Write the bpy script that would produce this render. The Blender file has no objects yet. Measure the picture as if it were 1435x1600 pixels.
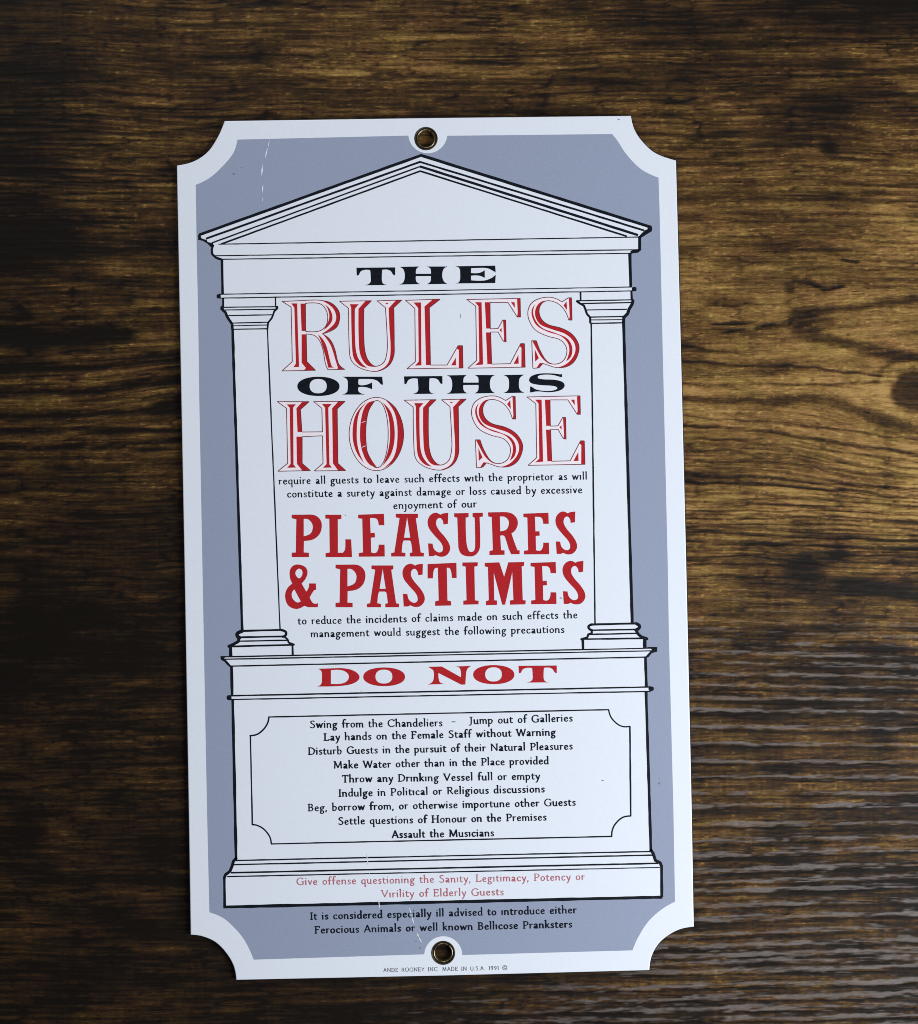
import bpy, math, random
import numpy as np
from mathutils import Vector
from mathutils.geometry import delaunay_2d_cdt

random.seed(7)
SC = bpy.context.scene
COL = SC.collection
S = 0.00021            # metres per unit of the drawing grid (a 165 mm wide sign)
TOP = 0.0021           # height of the enamel face above the table

def wx(x): return (x - 717.5) * S
def wy(y): return (800.0 - y) * S

# ------------------------------------------------------------------ camera
cam_d = bpy.data.cameras.new('camera')
cam = bpy.data.objects.new('camera', cam_d)
COL.objects.link(cam)
H = 0.50
cam.location = (0, 0, TOP + H)
cam_d.sensor_fit = 'VERTICAL'
cam_d.angle = 2 * math.atan(800 * S / H)
cam_d.clip_start = 0.01
cam_d.clip_end = 20
SC.camera = cam

# ------------------------------------------------------------------ world, lamps, exposure
w = bpy.data.worlds.new('World'); SC.world = w; w.use_nodes = True
bg = w.node_tree.nodes['Background']
bg.inputs[0].default_value = (0.80, 0.88, 1.0, 1)
bg.inputs[1].default_value = 0.10

def area(name, loc, target, size, size_y, power, color):
    d = bpy.data.lights.new(name, 'AREA'); d.shape = 'RECTANGLE'
    d.size = size; d.size_y = size_y; d.energy = power; d.color = color
    o = bpy.data.objects.new(name, d); COL.objects.link(o)
    o.location = loc
    o.rotation_euler = (Vector(target) - Vector(loc)).to_track_quat('-Z', 'Y').to_euler()
    return o
area('window_light', (0.50, -0.22, 0.42), (0.0, 0.0, 0), 0.36, 0.50, 5.9, (0.93, 0.965, 1.0))
area('room_light', (-0.22, 0.62, 0.55), (-0.05, 0.05, 0), 0.5, 0.3, 2.1, (0.97, 0.98, 1.0))

SC.view_settings.view_transform = 'Standard'
SC.view_settings.look = 'None'
SC.view_settings.exposure = 0.13
SC.view_settings.gamma = 1.0
SC.render.engine = 'CYCLES'
SC.cycles.pixel_filter_type = 'BLACKMAN_HARRIS'
SC.cycles.filter_width = 0.95

# ------------------------------------------------------------------ helpers
def node_mat(name):
    m = bpy.data.materials.new(name); m.use_nodes = True
    nt = m.node_tree
    return m, nt, nt.nodes['Principled BSDF']

def link(nt, a, b): nt.links.new(a, b)

def add_object(name, me, parent=None):
    o = bpy.data.objects.new(name, me); COL.objects.link(o)
    if parent is not None: o.parent = parent
    return o

def enamel(name, col, rough=0.28, var=0.06, scale=900.0, coat=0.5, spec=0.5):
    """fired enamel: slight mottling of the colour, faint orange peel"""
    m, nt, b = node_mat(name)
    tc = nt.nodes.new('ShaderNodeTexCoord')
    n = nt.nodes.new('ShaderNodeTexNoise'); n.inputs['Scale'].default_value = scale
    n.inputs['Detail'].default_value = 3
    link(nt, tc.outputs['Object'], n.inputs['Vector'])
    r = nt.nodes.new('ShaderNodeValToRGB')
    r.color_ramp.elements[0].position = 0.3; r.color_ramp.elements[1].position = 0.7
    r.color_ramp.elements[0].color = [c * (1 - var) for c in col] + [1]
    r.color_ramp.elements[1].color = [min(1, c * (1 + var)) for c in col] + [1]
    link(nt, n.outputs['Fac'], r.inputs['Fac'])
    link(nt, r.outputs['Color'], b.inputs['Base Color'])
    n2 = nt.nodes.new('ShaderNodeTexNoise'); n2.inputs['Scale'].default_value = 160
    n2.inputs['Detail'].default_value = 2
    link(nt, tc.outputs['Object'], n2.inputs['Vector'])
    bp = nt.nodes.new('ShaderNodeBump'); bp.inputs['Strength'].default_value = 0.12
    bp.inputs['Distance'].default_value = 0.0002
    link(nt, n2.outputs['Fac'], bp.inputs['Height'])
    link(nt, bp.outputs['Normal'], b.inputs['Normal'])
    b.inputs['Roughness'].default_value = rough
    b.inputs['Specular IOR Level'].default_value = spec if coat else 0.12
    b.inputs['Coat Weight'].default_value = coat * 0.3
    b.inputs['Coat Roughness'].default_value = 0.2
    return m

M_WHITE = enamel('white_enamel', (0.740, 0.775, 0.850), var=0.015)
M_BLUE = enamel('grey_blue_enamel', (0.284, 0.322, 0.436), var=0.04, scale=1500)
M_BLACK = enamel('black_print', (0.006, 0.008, 0.013), rough=0.4, var=0.3, coat=0)
M_INK = enamel('black_small_print', (0.006, 0.010, 0.017), rough=0.4, var=0.3, coat=0)
M_RED = enamel('red_print', (0.41, 0.016, 0.021), rough=0.4, var=0.26, scale=2800, coat=0)
M_DRED = enamel('deep_red_print', (0.30, 0.014, 0.022), rough=0.4, var=0.12, scale=2500, coat=0)
M_LINE = enamel('thin_red_line_print', (0.15, 0.022, 0.032), rough=0.4, var=0.2, coat=0)
M_PINK = enamel('pale_pink_print', (0.86, 0.775, 0.83), rough=0.3, var=0.03)
M_REDTXT = enamel('faint_red_print', (0.42, 0.120, 0.145), rough=0.4, var=0.2, coat=0)
M_GREYTXT = enamel('grey_print', (0.11, 0.115, 0.13), rough=0.4, var=0.2, coat=0)
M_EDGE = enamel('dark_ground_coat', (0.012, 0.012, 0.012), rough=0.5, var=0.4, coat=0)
M_CHIP = enamel('bare_white_chip', (0.72, 0.75, 0.82), rough=0.4, var=0.04)
M_SPOT = enamel('dark_speck', (0.17, 0.19, 0.26), rough=0.5, var=0.2, coat=0)

def brass():
    m, nt, b = node_mat('tarnished_brass')
    tc = nt.nodes.new('ShaderNodeTexCoord')
    n = nt.nodes.new('ShaderNodeTexNoise'); n.inputs['Scale'].default_value = 1400
    n.inputs['Detail'].default_value = 5
    link(nt, tc.outputs['Object'], n.inputs['Vector'])
    r = nt.nodes.new('ShaderNodeValToRGB')
    r.color_ramp.elements[0].position = 0.35; r.color_ramp.elements[0].color = (0.10, 0.062, 0.025, 1)
    r.color_ramp.elements[1].position = 0.65; r.color_ramp.elements[1].color = (0.42, 0.35, 0.22, 1)
    link(nt, n.outputs['Fac'], r.inputs['Fac']); link(nt, r.outputs['Color'], b.inputs['Base Color'])
    b.inputs['Metallic'].default_value = 0.9; b.inputs['Roughness'].default_value = 0.28
    return m
M_BRASS = brass()
def dark_brass():
    m, nt, b = node_mat('blackened_brass')
    tc = nt.nodes.new('ShaderNodeTexCoord')
    n = nt.nodes.new('ShaderNodeTexNoise'); n.inputs['Scale'].default_value = 1100
    link(nt, tc.outputs['Object'], n.inputs['Vector'])
    r = nt.nodes.new('ShaderNodeValToRGB')
    r.color_ramp.elements[0].color = (0.010, 0.009, 0.007, 1)
    r.color_ramp.elements[1].color = (0.055, 0.042, 0.022, 1)
    link(nt, n.outputs['Fac'], r.inputs['Fac']); link(nt, r.outputs['Color'], b.inputs['Base Color'])
    b.inputs['Metallic'].default_value = 0.4; b.inputs['Roughness'].default_value = 0.45
    return m
M_DBRASS = dark_brass()

# ---- outline tools (all in drawing units, y down)
def crop(ox, oy, k):
    return lambda x, y: (ox + x / k, oy + y / k)

def parse(txt, f=None):
    """'x,y x,y~ ...'  ~ marks a smooth point"""
    out = []
    for t in txt.split():
        sm = t.endswith('~'); t = t.rstrip('~')
        x, y = map(float, t.split(','))
        if f: x, y = f(x, y)
        out.append((x, y, sm))
    return out

def smooth(pts, closed=True, n=7):
    N = len(pts); out = []
    rng = range(N) if closed else range(N - 1)
    for i in rng:
        p1 = pts[i]; p2 = pts[(i + 1) % N]
        out.append((p1[0], p1[1]))
        if not (p1[2] or p2[2]): continue
        p0 = pts[(i - 1) % N] if (closed or i > 0) else p1
        p3 = pts[(i + 2) % N] if (closed or i + 2 < N) else p2
        L = math.hypot(p2[0] - p1[0], p2[1] - p1[1])
        def tang(a, b, c, sm):
            if not sm: return None
            tx, ty = c[0] - a[0], c[1] - a[1]; l = math.hypot(tx, ty) or 1
            return (tx / l * L, ty / l * L)
        t1 = tang(p0, p1, p2, p1[2]); t2 = tang(p1, p2, p3, p2[2])
        ch = (p2[0] - p1[0], p2[1] - p1[1])
        if t1 is None:
            t1 = (2 * ch[0] - t2[0], 2 * ch[1] - t2[1]); t1 = ((t1[0] + ch[0]) / 2, (t1[1] + ch[1]) / 2)
        if t2 is None:
            t2 = (2 * ch[0] - t1[0], 2 * ch[1] - t1[1]); t2 = ((t2[0] + ch[0]) / 2, (t2[1] + ch[1]) / 2)
        for j in range(1, n):
            t = j / n; a = 2*t**3-3*t*t+1; b = t**3-2*t*t+t; c = -2*t**3+3*t*t; d = t**3-t*t
            out.append((a*p1[0]+b*t1[0]+c*p2[0]+d*t2[0], a*p1[1]+b*t1[1]+c*p2[1]+d*t2[1]))
    if not closed: out.append((pts[-1][0], pts[-1][1]))
    return out

def ell(cx, cy, rx, ry, n=40, p=2.0):
    o = []
    for i in range(n):
        a = 2 * math.pi * i / n; c, s = math.cos(a), math.sin(a)
        o.append((cx + rx * math.copysign(abs(c) ** (2 / p), c), cy + ry * math.copysign(abs(s) ** (2 / p), s)))
    return o

def rect_stroke(a, b, wd, wd2=None):
    wd2 = wd2 or wd
    dx, dy = b[0] - a[0], b[1] - a[1]; l = math.hypot(dx, dy) or 1e-6
    nx, ny = -dy / l, dx / l
    return [(a[0]+nx*wd/2, a[1]+ny*wd/2), (b[0]+nx*wd2/2, b[1]+ny*wd2/2), (b[0]-nx*wd2/2, b[1]-ny*wd2/2), (a[0]-nx*wd/2, a[1]-ny*wd/2)]

def hull(pts):
    pts = sorted(set((round(p[0], 5), round(p[1], 5)) for p in pts))
    def half(ps):
        h = []
        for p in ps:
            while len(h) > 1 and (h[-1][0]-h[-2][0])*(p[1]-h[-2][1]) - (h[-1][1]-h[-2][1])*(p[0]-h[-2][0]) <= 0: h.pop()
            h.append(p)
        return h
    return half(pts)[:-1] + half(pts[::-1])[:-1]

def area2(p): return sum(p[i-1][0]*p[i][1]-p[i][0]*p[i-1][1] for i in range(len(p)))

def fill(adds, subs=()):
    """union of closed outlines minus holes -> (verts, tris)"""
    vs, fs = [], []
    for poly in list(adds) + list(subs):
        if area2(poly) < 0: poly = poly[::-1]
        fs.append(list(range(len(vs), len(vs) + len(poly)))); vs += [Vector(p) for p in poly]
    if not vs: return [], []
    r = delaunay_2d_cdt(vs, [], fs, 0, 1e-5, True)
    nv, nf, of = r[0], r[2], r[5]
    na = len(adds); keep = []
    for t, o in zip(nf, of):
        if o and any(i < na for i in o) and not any(i >= na for i in o): keep.append(tuple(t))
    return [(v.x, v.y) for v in nv], keep

class Sheet:
    """collects filled areas of print with their own layer height and material"""
    def __init__(s): s.v = []; s.f = []; s.m = []; s.mats = []
    def add(s, vt, mat, z):
        vs, fs = vt
        if mat not in s.mats: s.mats.append(mat)
        k = len(s.v); mi = s.mats.index(mat)
        s.v += [(wx(x), wy(y), TOP + z) for x, y in vs]
        for t in fs:
            a, b, c = [s.v[k + i] for i in t[:3]]
            cr = (b[0]-a[0])*(c[1]-a[1]) - (b[1]-a[1])*(c[0]-a[0])
            tt = [k + i for i in t]
            s.f.append(tt if cr > 0 else tt[::-1]); s.m.append(mi)
    def build(s, name, parent, label=None):
        me = bpy.data.meshes.new(name)
        me.from_pydata(s.v, [], s.f); me.update()
        for m in s.mats: me.materials.append(m)
        me.polygons.foreach_set('material_index', s.m)
        o = add_object(name, me, parent)
        if label: o['label'] = label
        return o

Z = 0.00002   # one fired layer of print

# ================================================================== TABLE TOP
perm = np.random.RandomState(3).randint(0, 2**16, size=(64, 65536 // 64)).ravel()
def vnoise(x, y, seed=0):
    xi = np.floor(x).astype(np.int64); yi = np.floor(y).astype(np.int64)
    fx = x - xi; fy = y - yi
    fx = fx*fx*fx*(fx*(fx*6-15)+10); fy = fy*fy*fy*(fy*(fy*6-15)+10)
    def h(a, b):
        return perm[(perm[(a + seed*131) & 65535] + b * 7 + seed * 977) & 65535] / 65535.0
    a = h(xi, yi); b = h(xi+1, yi); c = h(xi, yi+1); d = h(xi+1, yi+1)
    return (a*(1-fx)+b*fx)*(1-fy) + (c*(1-fx)+d*fx)*fy
def sm(x, a, b):
    t = np.clip((x - a) / (b - a), 0, 1); return t*t*(3-2*t)
def gauss(x, s): return np.exp(-(x / s) ** 2)

def wood_fields(U, V):
    D = 9 * (vnoise(U/420, V/300, 1) - 0.5) + 5 * (vnoise(U/140, V/110, 2) - 0.5)
    D += 44 * sm(U, 1180, 1440) * gauss(V - 705, 85) + 0.020 * (U - 1040) * gauss(V - 880, 160) * (U > 900)
    D += -20 * sm(U, 1200, 1420) * gauss(V - 500, 70)
    D += -0.022 * np.clip(U - 1000, 0, 900) * sm(V, 1230, 1330)
    D += -16 * sm(U, 120, 300) * gauss(V - 610, 60) * (U < 420)
    V0 = V - D
    # broad tone of the boards' printed colour (0 dark .. 1 golden)
    gx = [0, 205, 410, 615, 820, 1025, 1230, 1435]
    gy = [0, 100, 200, 400, 600, 800, 900, 1000, 1200, 1400, 1600]
    T = np.array([
        [.15, .28, .38, .43, .38, .36, .36, .22],
        [.17, .36, .44, .47, .43, .36, .34, .40],
        [.30, .46, .44, .44, .40, .48, .46, .56],
        [.30, .40, .40, .40, .40, .54, .60, .68],
        [.42, .48, .40, .40, .40, .64, .70, .74],
        [.26, .34, .30, .30, .30, .64, .68, .70],
        [.19, .23, .20, .20, .30, .58, .56, .52],
        [.17, .23, .20, .20, .30, .46, .42, .38],
        [.20, .27, .20, .20, .30, .42, .40, .42],
        [.21, .25, .20, .20, .30, .38, .38, .38],
        [.21, .23, .24, .28, .30, .34, .38, .38]])
    u = np.clip(U, 0, 1434.9); v = np.clip(V, 0, 1599.9)
    iu = np.clip(np.searchsorted(gx, u, 'right') - 1, 0, len(gx)-2); iv = np.clip(np.searchsorted(gy, v, 'right') - 1, 0, len(gy)-2)
    gxa = np.array(gx, float); gya = np.array(gy, float)
    fu = (u - gxa[iu])/(gxa[iu+1]-gxa[iu]); fv = (v - gya[iv])/(gya[iv+1]-gya[iv])
    fu = fu*fu*(3-2*fu); fv = fv*fv*(3-2*fv)
    t = (T[iv,iu]*(1-fu)+T[iv,iu+1]*fu)*(1-fv) + (T[iv+1,iu]*(1-fu)+T[iv+1,iu+1]*fu)*fv
    # grain at several scales, long in x
    n_f = vnoise(U/60, V0/2.6, 5) - .5
    n_m = vnoise(U/130, V0/6.5, 6) - .5
    n_b = vnoise(U/260, V0/17, 7) - .5
    n_c = vnoise(U/210, V/90, 8) - .5
    n_s = vnoise(U/14, V0/3.2, 9) - .5
    n_p = vnoise(U/45, V/26, 10) - .5
    def ridge(a, p): return np.clip(1 - np.abs(2*a - 1), 0, 1)**p
    cr1 = ridge(vnoise(U/75, V0/7.5, 51), 9) * sm(vnoise(U/90, V/22, 52), .35, .75)
    cr2 = ridge(vnoise(U/38, V0/4.2, 53), 7) * sm(vnoise(U/60, V/30, 54), .40, .80)
    spk = sm(vnoise(U/7, V0/2.2, 55), .80, .97)
    pit = sm(vnoise(U/8, V0/2.6, 56), .84, .98) * sm(vnoise(U/50, V/40, 57), .4, .8)
    chat = (vnoise(U/4.5, V/14, 58) - .5)
    calm = 1 - 0.55 * gauss(U - 1250, 260) * gauss(V - 570, 190)
    amp_ = np.clip(.30 + t/.42, .5, 1.12)
    t = t + calm * amp_ * (0.26*n_f + 0.20*n_m + 0.15*n_b) + 0.20*n_c + 0.13*amp_*n_s + 0.15*n_p
    t = t - calm*(0.32*cr1 + 0.24*cr2) + 0.22*spk*sm(t,.15,.5) - 0.26*pit + 0.07*chat
    lines = np.zeros_like(t)
    rag = 3.0 * (vnoise(U/22, V/9, 12) - .5) + 5.0*(vnoise(U/70, V/25, 13) - .5)
    brk = vnoise(U/30, V0/4, 41)*.6 + vnoise(U/11, V/6, 42)*.5
    def streak(xs, ys, wd, st, soft=12):
        nonlocal t, lines
        yc = np.interp(U, xs, ys); ww = np.interp(U, xs, wd) if isinstance(wd, (list, tuple)) else wd
        win = sm(U, xs[0]-soft, xs[0]+soft) * (1 - sm(U, xs[-1]-soft, xs[-1]+soft)) if xs[-1] < 1500 else sm(U, xs[0]-soft, xs[0]+soft)
        if xs[0] < -50: win = 1 - sm(U, xs[-1]-soft, xs[-1]+soft)
        f = np.exp(-np.abs((V + rag - yc)/ww)**3) * win
        lines = np.maximum(lines, f * min(1, abs(st)*2)) if st < 0 else lines
        mw = max(wd) if isinstance(wd, (list, tuple)) else wd
        bk = np.clip(.45 + 1.0*brk, 0, 1.15) if mw < 9 else np.clip(.72 + .5*brk, 0, 1.1)
        t = t + st * f * bk
    # right: arch of dark late wood opening to the right
    streak([1235, 1260, 1330, 1435, 1700], [492, 486, 478, 466, 452], [9, 8, 7, 6, 8], -.38, 12)
    streak([1240, 1270, 1330, 1380, 1435, 1700], [512, 520, 536, 548, 557, 566], [13, 13, 8, 10, 8, 8], -.38, 14)
    streak([1238, 1262, 1310], [505, 500, 500], [14, 15, 10], -.26, 20)
    streak([1182, 1205, 1240], [514, 507, 503], [3, 6, 4], -.45, 4)
    streak([1115, 1150, 1182], [502, 503, 502], [2, 3.4, 1.6], -.42, 6)
    streak([1135, 1150, 1172], [519, 517, 513], [2, 2.6, 1.6], -.36, 6)
    streak([1268, 1290, 1322], [444, 449, 444], [2, 4.4, 2], -.50, 5)
    streak([1240, 1262, 1275], [438, 440, 441], [3, 5, 3], -.30, 5)
    streak([1230, 1245], [448, 450], 10, -.22, 6)
    streak([1318, 1345], [408, 408], 2.6, -.45, 5)
    streak([1180, 1245, 1320], [384, 381, 386], [8, 12, 6], -.16, 30)
    streak([1120, 1160, 1200], [404, 408, 405], [9, 12, 7], -.15, 25)
    streak([1110, 1150, 1180], [470, 474, 472], 6, -.20, 12)
    streak([1050, 1080, 1100, 1160], [538, 540, 545, 552], 3, -.26, 14)
    streak([1040, 1100, 1160, 1240, 1330, 1435, 1700], [563, 564, 568, 572, 583, 590, 600], 2.2, -.30, 20)
    streak([1165, 1200, 1240], [572, 575, 573], [8, 12, 8], -.20, 14)
    streak([1050, 1150, 1260, 1390], [598, 601, 600, 596], 2.4, -.26, 20)
    streak([1040, 1140, 1200, 1260, 1310, 1345, 1372, 1400, 1435, 1700], [622, 622, 626, 623, 628, 642, 655, 664, 672, 690], [6, 4, 7, 10, 11, 10, 12, 12, 8, 8], -.34, 25)
    for y0, y1, y2, wd, st in ((647,656,686,2,-.28),(662,672,712,3.2,-.36),(684,690,722,2,-.24),(704,706,742,1.8,-.22),(716,722,746,2.4,-.26),
                               (738,746,764,2.6,-.30),(750,757,776,2.8,-.34),(768,774,790,2.6,-.30),(783,788,801,2.2,-.26),(800,808,814,4,-.20),(822,826,834,2,-.26),(830,836,846,2.6,-.32),(846,852,858,2.4,-.28)):
        streak([1040, 1200, 1435, 1700], [y0, y1, y2, y2+12], wd, st, 30)
    ph = V0/10.6 + 1.6*vnoise(U/230, V0/46, 61) + .5*vnoise(U/45, V0/14, 62)
    rip = np.clip(np.cos(2*math.pi*ph), 0, 1)**2.5 * np.clip(.25 + 1.3*vnoise(U/85, V0/9, 63), 0, 1.2)
    t = t - .30*rip*sm(U, 960, 1060)*np.exp(-((V-835)/85)**4) - .14*rip*(1-sm(U, 300, 420))*np.exp(-((V-225)/95)**4)
    t = t + .06*sm(U, 1000, 1060)*np.exp(-((V-640)/190)**4)
    # knot at the right edge of the view
    r = np.hypot((U - 1432)/1.15, V - 611) + 4*(vnoise(U/9, V/9, 15)-.5)
    ring = 0.5 + 0.5*np.sin(r/2.6)
    k = .85*(1 - sm(r, 24, 36))
    t = t*(1-k) + k*(0.22 + 0.10*ring*sm(r, 4, 20) + .1*n_m + .25*(cr1>0)*(-cr1))
    t = t + .10*gauss(r-44, 9) - .18*gauss(r-55, 4)*(V < 600)
    lines = np.maximum(lines, .5*gauss(r-31, 3))
    # small round knots and bruises
    for cx, cy, rx, ry, st in ((1298,226,13,15,-.36),(1305,165,60,26,-.20),(1335,25,90,22,-.10),(1262,886,32,24,-.50),(1345,920,105,18,-.42),(1312,868,16,11,-.46),(1215,990,30,9,-.28),
                               (1190,1010,60,14,-.22),(1310,1015,90,8,-.22),(1380,1155,22,22,-.24),(1232,1205,26,9,-.22),(1398,1020,30,14,-.25),
                               (70,95,90,34,-.18),(60,375,110,46,-.30),(95,350,34,16,-.16),(250,375,44,24,-.26),(200,460,10,6,-.14),(190,490,7,5,-.22),(214,490,6,4,-.22),(242,479,7,5,-.22),(200,470,9,6,-.20),
                               (140,425,30,12,-.10),(200,1030,60,30,-.20),(100,960,80,60,-.10),(250,1330,34,28,-.20),(40,1290,30,45,-.18),(100,1570,80,20,-.08),(60,1000,100,80,-.05),(735,80,120,20,-.06),(1140,60,150,40,-.05),(1045,1010,40,22,-.10)):
        f = np.exp(-(((U-cx)/rx)**2 + ((V-cy+rag*1.5)/ry)**2)**1.5)
        t = t + st*f
    for cx, cy, rx, ry, st in ((222,1067,16,5,.24),(130,1268,26,4,.18),(90,1302,24,5,.18),(215,1210,28,9,.14),(245,1487,30,4,.16),(240,1405,40,9,.13),(40,1430,40,20,.08),(30,1490,30,16,.10),(265,540,60,8,.10),
                               (1140,1010,14,6,.20),(1360,495,70,16,.10),(1290,800,140,16,.05),(960,90,26,9,.16),(935,115,40,3,.14),(525,50,30,3,.2),(500,110,90,3,.13),(560,112,30,2.5,.15)):
        f = np.exp(-(((U-cx)/rx)**2 + ((V-cy+rag*.6)/ry)**2)**1.2)
        t = t + st*f
    # left: broad dark late-wood bands
    streak([-400, 60, 130, 165, 205], [522, 527, 525, 520, 522], [15, 17, 14, 16, 8], -.44, 10)
    streak([-400, 60, 120, 200, 240, 300], [573, 576, 572, 566, 560, 556], [9, 9, 7, 9, 11, 6], -.28, 25)
    streak([-400, 60, 160, 210, 250, 300], [611, 612, 606, 600, 595, 590], [9, 8, 8, 7, 6, 6], -.42, 25)
    streak([-400, 60, 160, 225, 262, 300], [652, 652, 646, 642, 634, 626], [8, 7, 6, 6, 12, 16], -.46, 25)
    streak([-400, 60, 160, 225, 300], [674, 673, 672, 672, 674], [5, 4, 6, 3.5, 3], -.36, 25)
    streak([-400, 160, 225, 300], [700, 696, 692, 690], [4, 4, 3, 3], -.30, 25)
    for y0, y1, wd in ((142,149,2.4),(166,168,1.8),(178,181,1.8),(196,194,2.2),(206,203,1.6),(219,217,1.8),(232,233,2.2),(244,241,1.6),(262,266,2.8),(272,275,1.8),(284,281,2),(299,300,1.8),(312,309,2.4),(335,338,2)):
        streak([-400, 120, 330, 420], [y0, (y0+y1)/2, y1, y1-1], wd, -.17, 60)
    # lower right: weathered ribs, crest grey mixes wear and painted window sheen, brown troughs
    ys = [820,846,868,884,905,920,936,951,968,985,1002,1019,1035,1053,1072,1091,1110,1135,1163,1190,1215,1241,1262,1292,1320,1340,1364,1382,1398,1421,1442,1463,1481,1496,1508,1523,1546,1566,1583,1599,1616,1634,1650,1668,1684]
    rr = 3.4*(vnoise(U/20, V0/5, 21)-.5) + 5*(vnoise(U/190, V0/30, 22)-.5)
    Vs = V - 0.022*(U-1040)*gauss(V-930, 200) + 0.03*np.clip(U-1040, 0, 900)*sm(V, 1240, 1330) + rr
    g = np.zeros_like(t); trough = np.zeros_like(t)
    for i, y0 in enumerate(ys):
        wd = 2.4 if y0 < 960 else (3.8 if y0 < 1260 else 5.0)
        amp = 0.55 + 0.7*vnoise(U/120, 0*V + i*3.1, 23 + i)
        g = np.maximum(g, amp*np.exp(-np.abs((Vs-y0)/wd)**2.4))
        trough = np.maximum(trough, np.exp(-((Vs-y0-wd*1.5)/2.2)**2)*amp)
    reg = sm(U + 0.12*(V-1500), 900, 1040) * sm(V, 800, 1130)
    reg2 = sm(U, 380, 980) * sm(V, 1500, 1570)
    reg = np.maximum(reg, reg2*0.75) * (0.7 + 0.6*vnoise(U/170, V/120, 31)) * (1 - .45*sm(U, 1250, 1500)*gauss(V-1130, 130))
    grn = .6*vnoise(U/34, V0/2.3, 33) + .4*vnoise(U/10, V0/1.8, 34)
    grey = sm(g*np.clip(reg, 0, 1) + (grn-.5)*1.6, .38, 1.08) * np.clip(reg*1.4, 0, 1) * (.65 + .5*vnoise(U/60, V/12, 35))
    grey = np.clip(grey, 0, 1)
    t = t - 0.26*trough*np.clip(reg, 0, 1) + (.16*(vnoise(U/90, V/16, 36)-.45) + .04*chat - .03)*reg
    # height of the embossed grain, metres
    hgt = 0.00010*(n_f + .7*n_m) + 0.00004*n_s - 0.00005*(cr1 + cr2) - 0.00016*lines + 0.00016*(g*np.clip(reg,0,1)) - 0.00012*trough*np.clip(reg,0,1)
    return np.clip(t, 0, 1), grey, hgt

def build_table():
    def axis(lo, hi, step, far):
        a = list(np.arange(lo, hi + step*.5, step)); s = step*2; x = hi; r = []
        while x < hi + far: x += s; r.append(x); s *= 1.35
        s = step*2; x = lo; l = []
        while x > lo - far: x -= s; l.append(x); s *= 1.35
        return np.array(l[::-1] + a + r)
    X = axis(-90, 1525, 2.7, 2400); Y = axis(-90, 1690, 1.25, 2200)
    U, V = np.meshgrid(X, Y)
    t, g, h = wood_fields(U, V)
    out = np.maximum(np.maximum(-90-U, U-1525), np.maximum(-90-V, V-1690))
    h = h * (1 - sm(out, 0, 200))
    ny, nx = U.shape
    co = np.empty((ny*nx, 3), np.float32)
    co[:,0] = ((U-717.5)*S).ravel(); co[:,1] = ((800-V)*S).ravel(); co[:,2] = (h - 0.00012).ravel()
    idx = np.arange(ny*nx, dtype=np.int32).reshape(ny, nx)
    q = np.stack([idx[1:,:-1], idx[1:,1:], idx[:-1,1:], idx[:-1,:-1]], -1).reshape(-1, 4)
    # skirt: sides and underside so that the board has its thickness
    me = bpy.data.meshes.new('wooden_table_top')
    rim = np.concatenate([idx[0,:], idx[1:,-1], idx[-1,-2::-1], idx[-2:0:-1,0]])
    nb = len(rim); low = co[rim].copy(); low[:,2] = -0.022
    base = ny*nx; lowi = np.arange(base, base+nb, dtype=np.int32)
    side = np.stack([rim, np.roll(rim,-1), np.roll(lowi,-1), lowi], -1)
    co = np.vstack([co, low]); q = np.vstack([q, side]).astype(np.int32)
    nf = len(q)
    me.vertices.add(len(co)); me.vertices.foreach_set('co', co.ravel())
    me.loops.add(nf*4 + nb); me.loops.foreach_set('vertex_index', np.concatenate([q.ravel(), lowi[::-1]]).astype(np.int32))
    me.polygons.add(nf+1)
    me.polygons.foreach_set('loop_start', np.concatenate([np.arange(nf)*4, [nf*4]]).astype(np.int32))
    me.polygons.foreach_set('loop_total', np.concatenate([np.full(nf,4), [nb]]).astype(np.int32))
    me.polygons.foreach_set('use_smooth', np.concatenate([np.ones(nf, bool), [False]]))
    me.update(calc_edges=True)
    for nm, f in (('tone', t), ('weathering_sheen', g)):
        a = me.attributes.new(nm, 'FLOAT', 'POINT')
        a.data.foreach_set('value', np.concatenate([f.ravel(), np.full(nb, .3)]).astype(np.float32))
    return me

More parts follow.
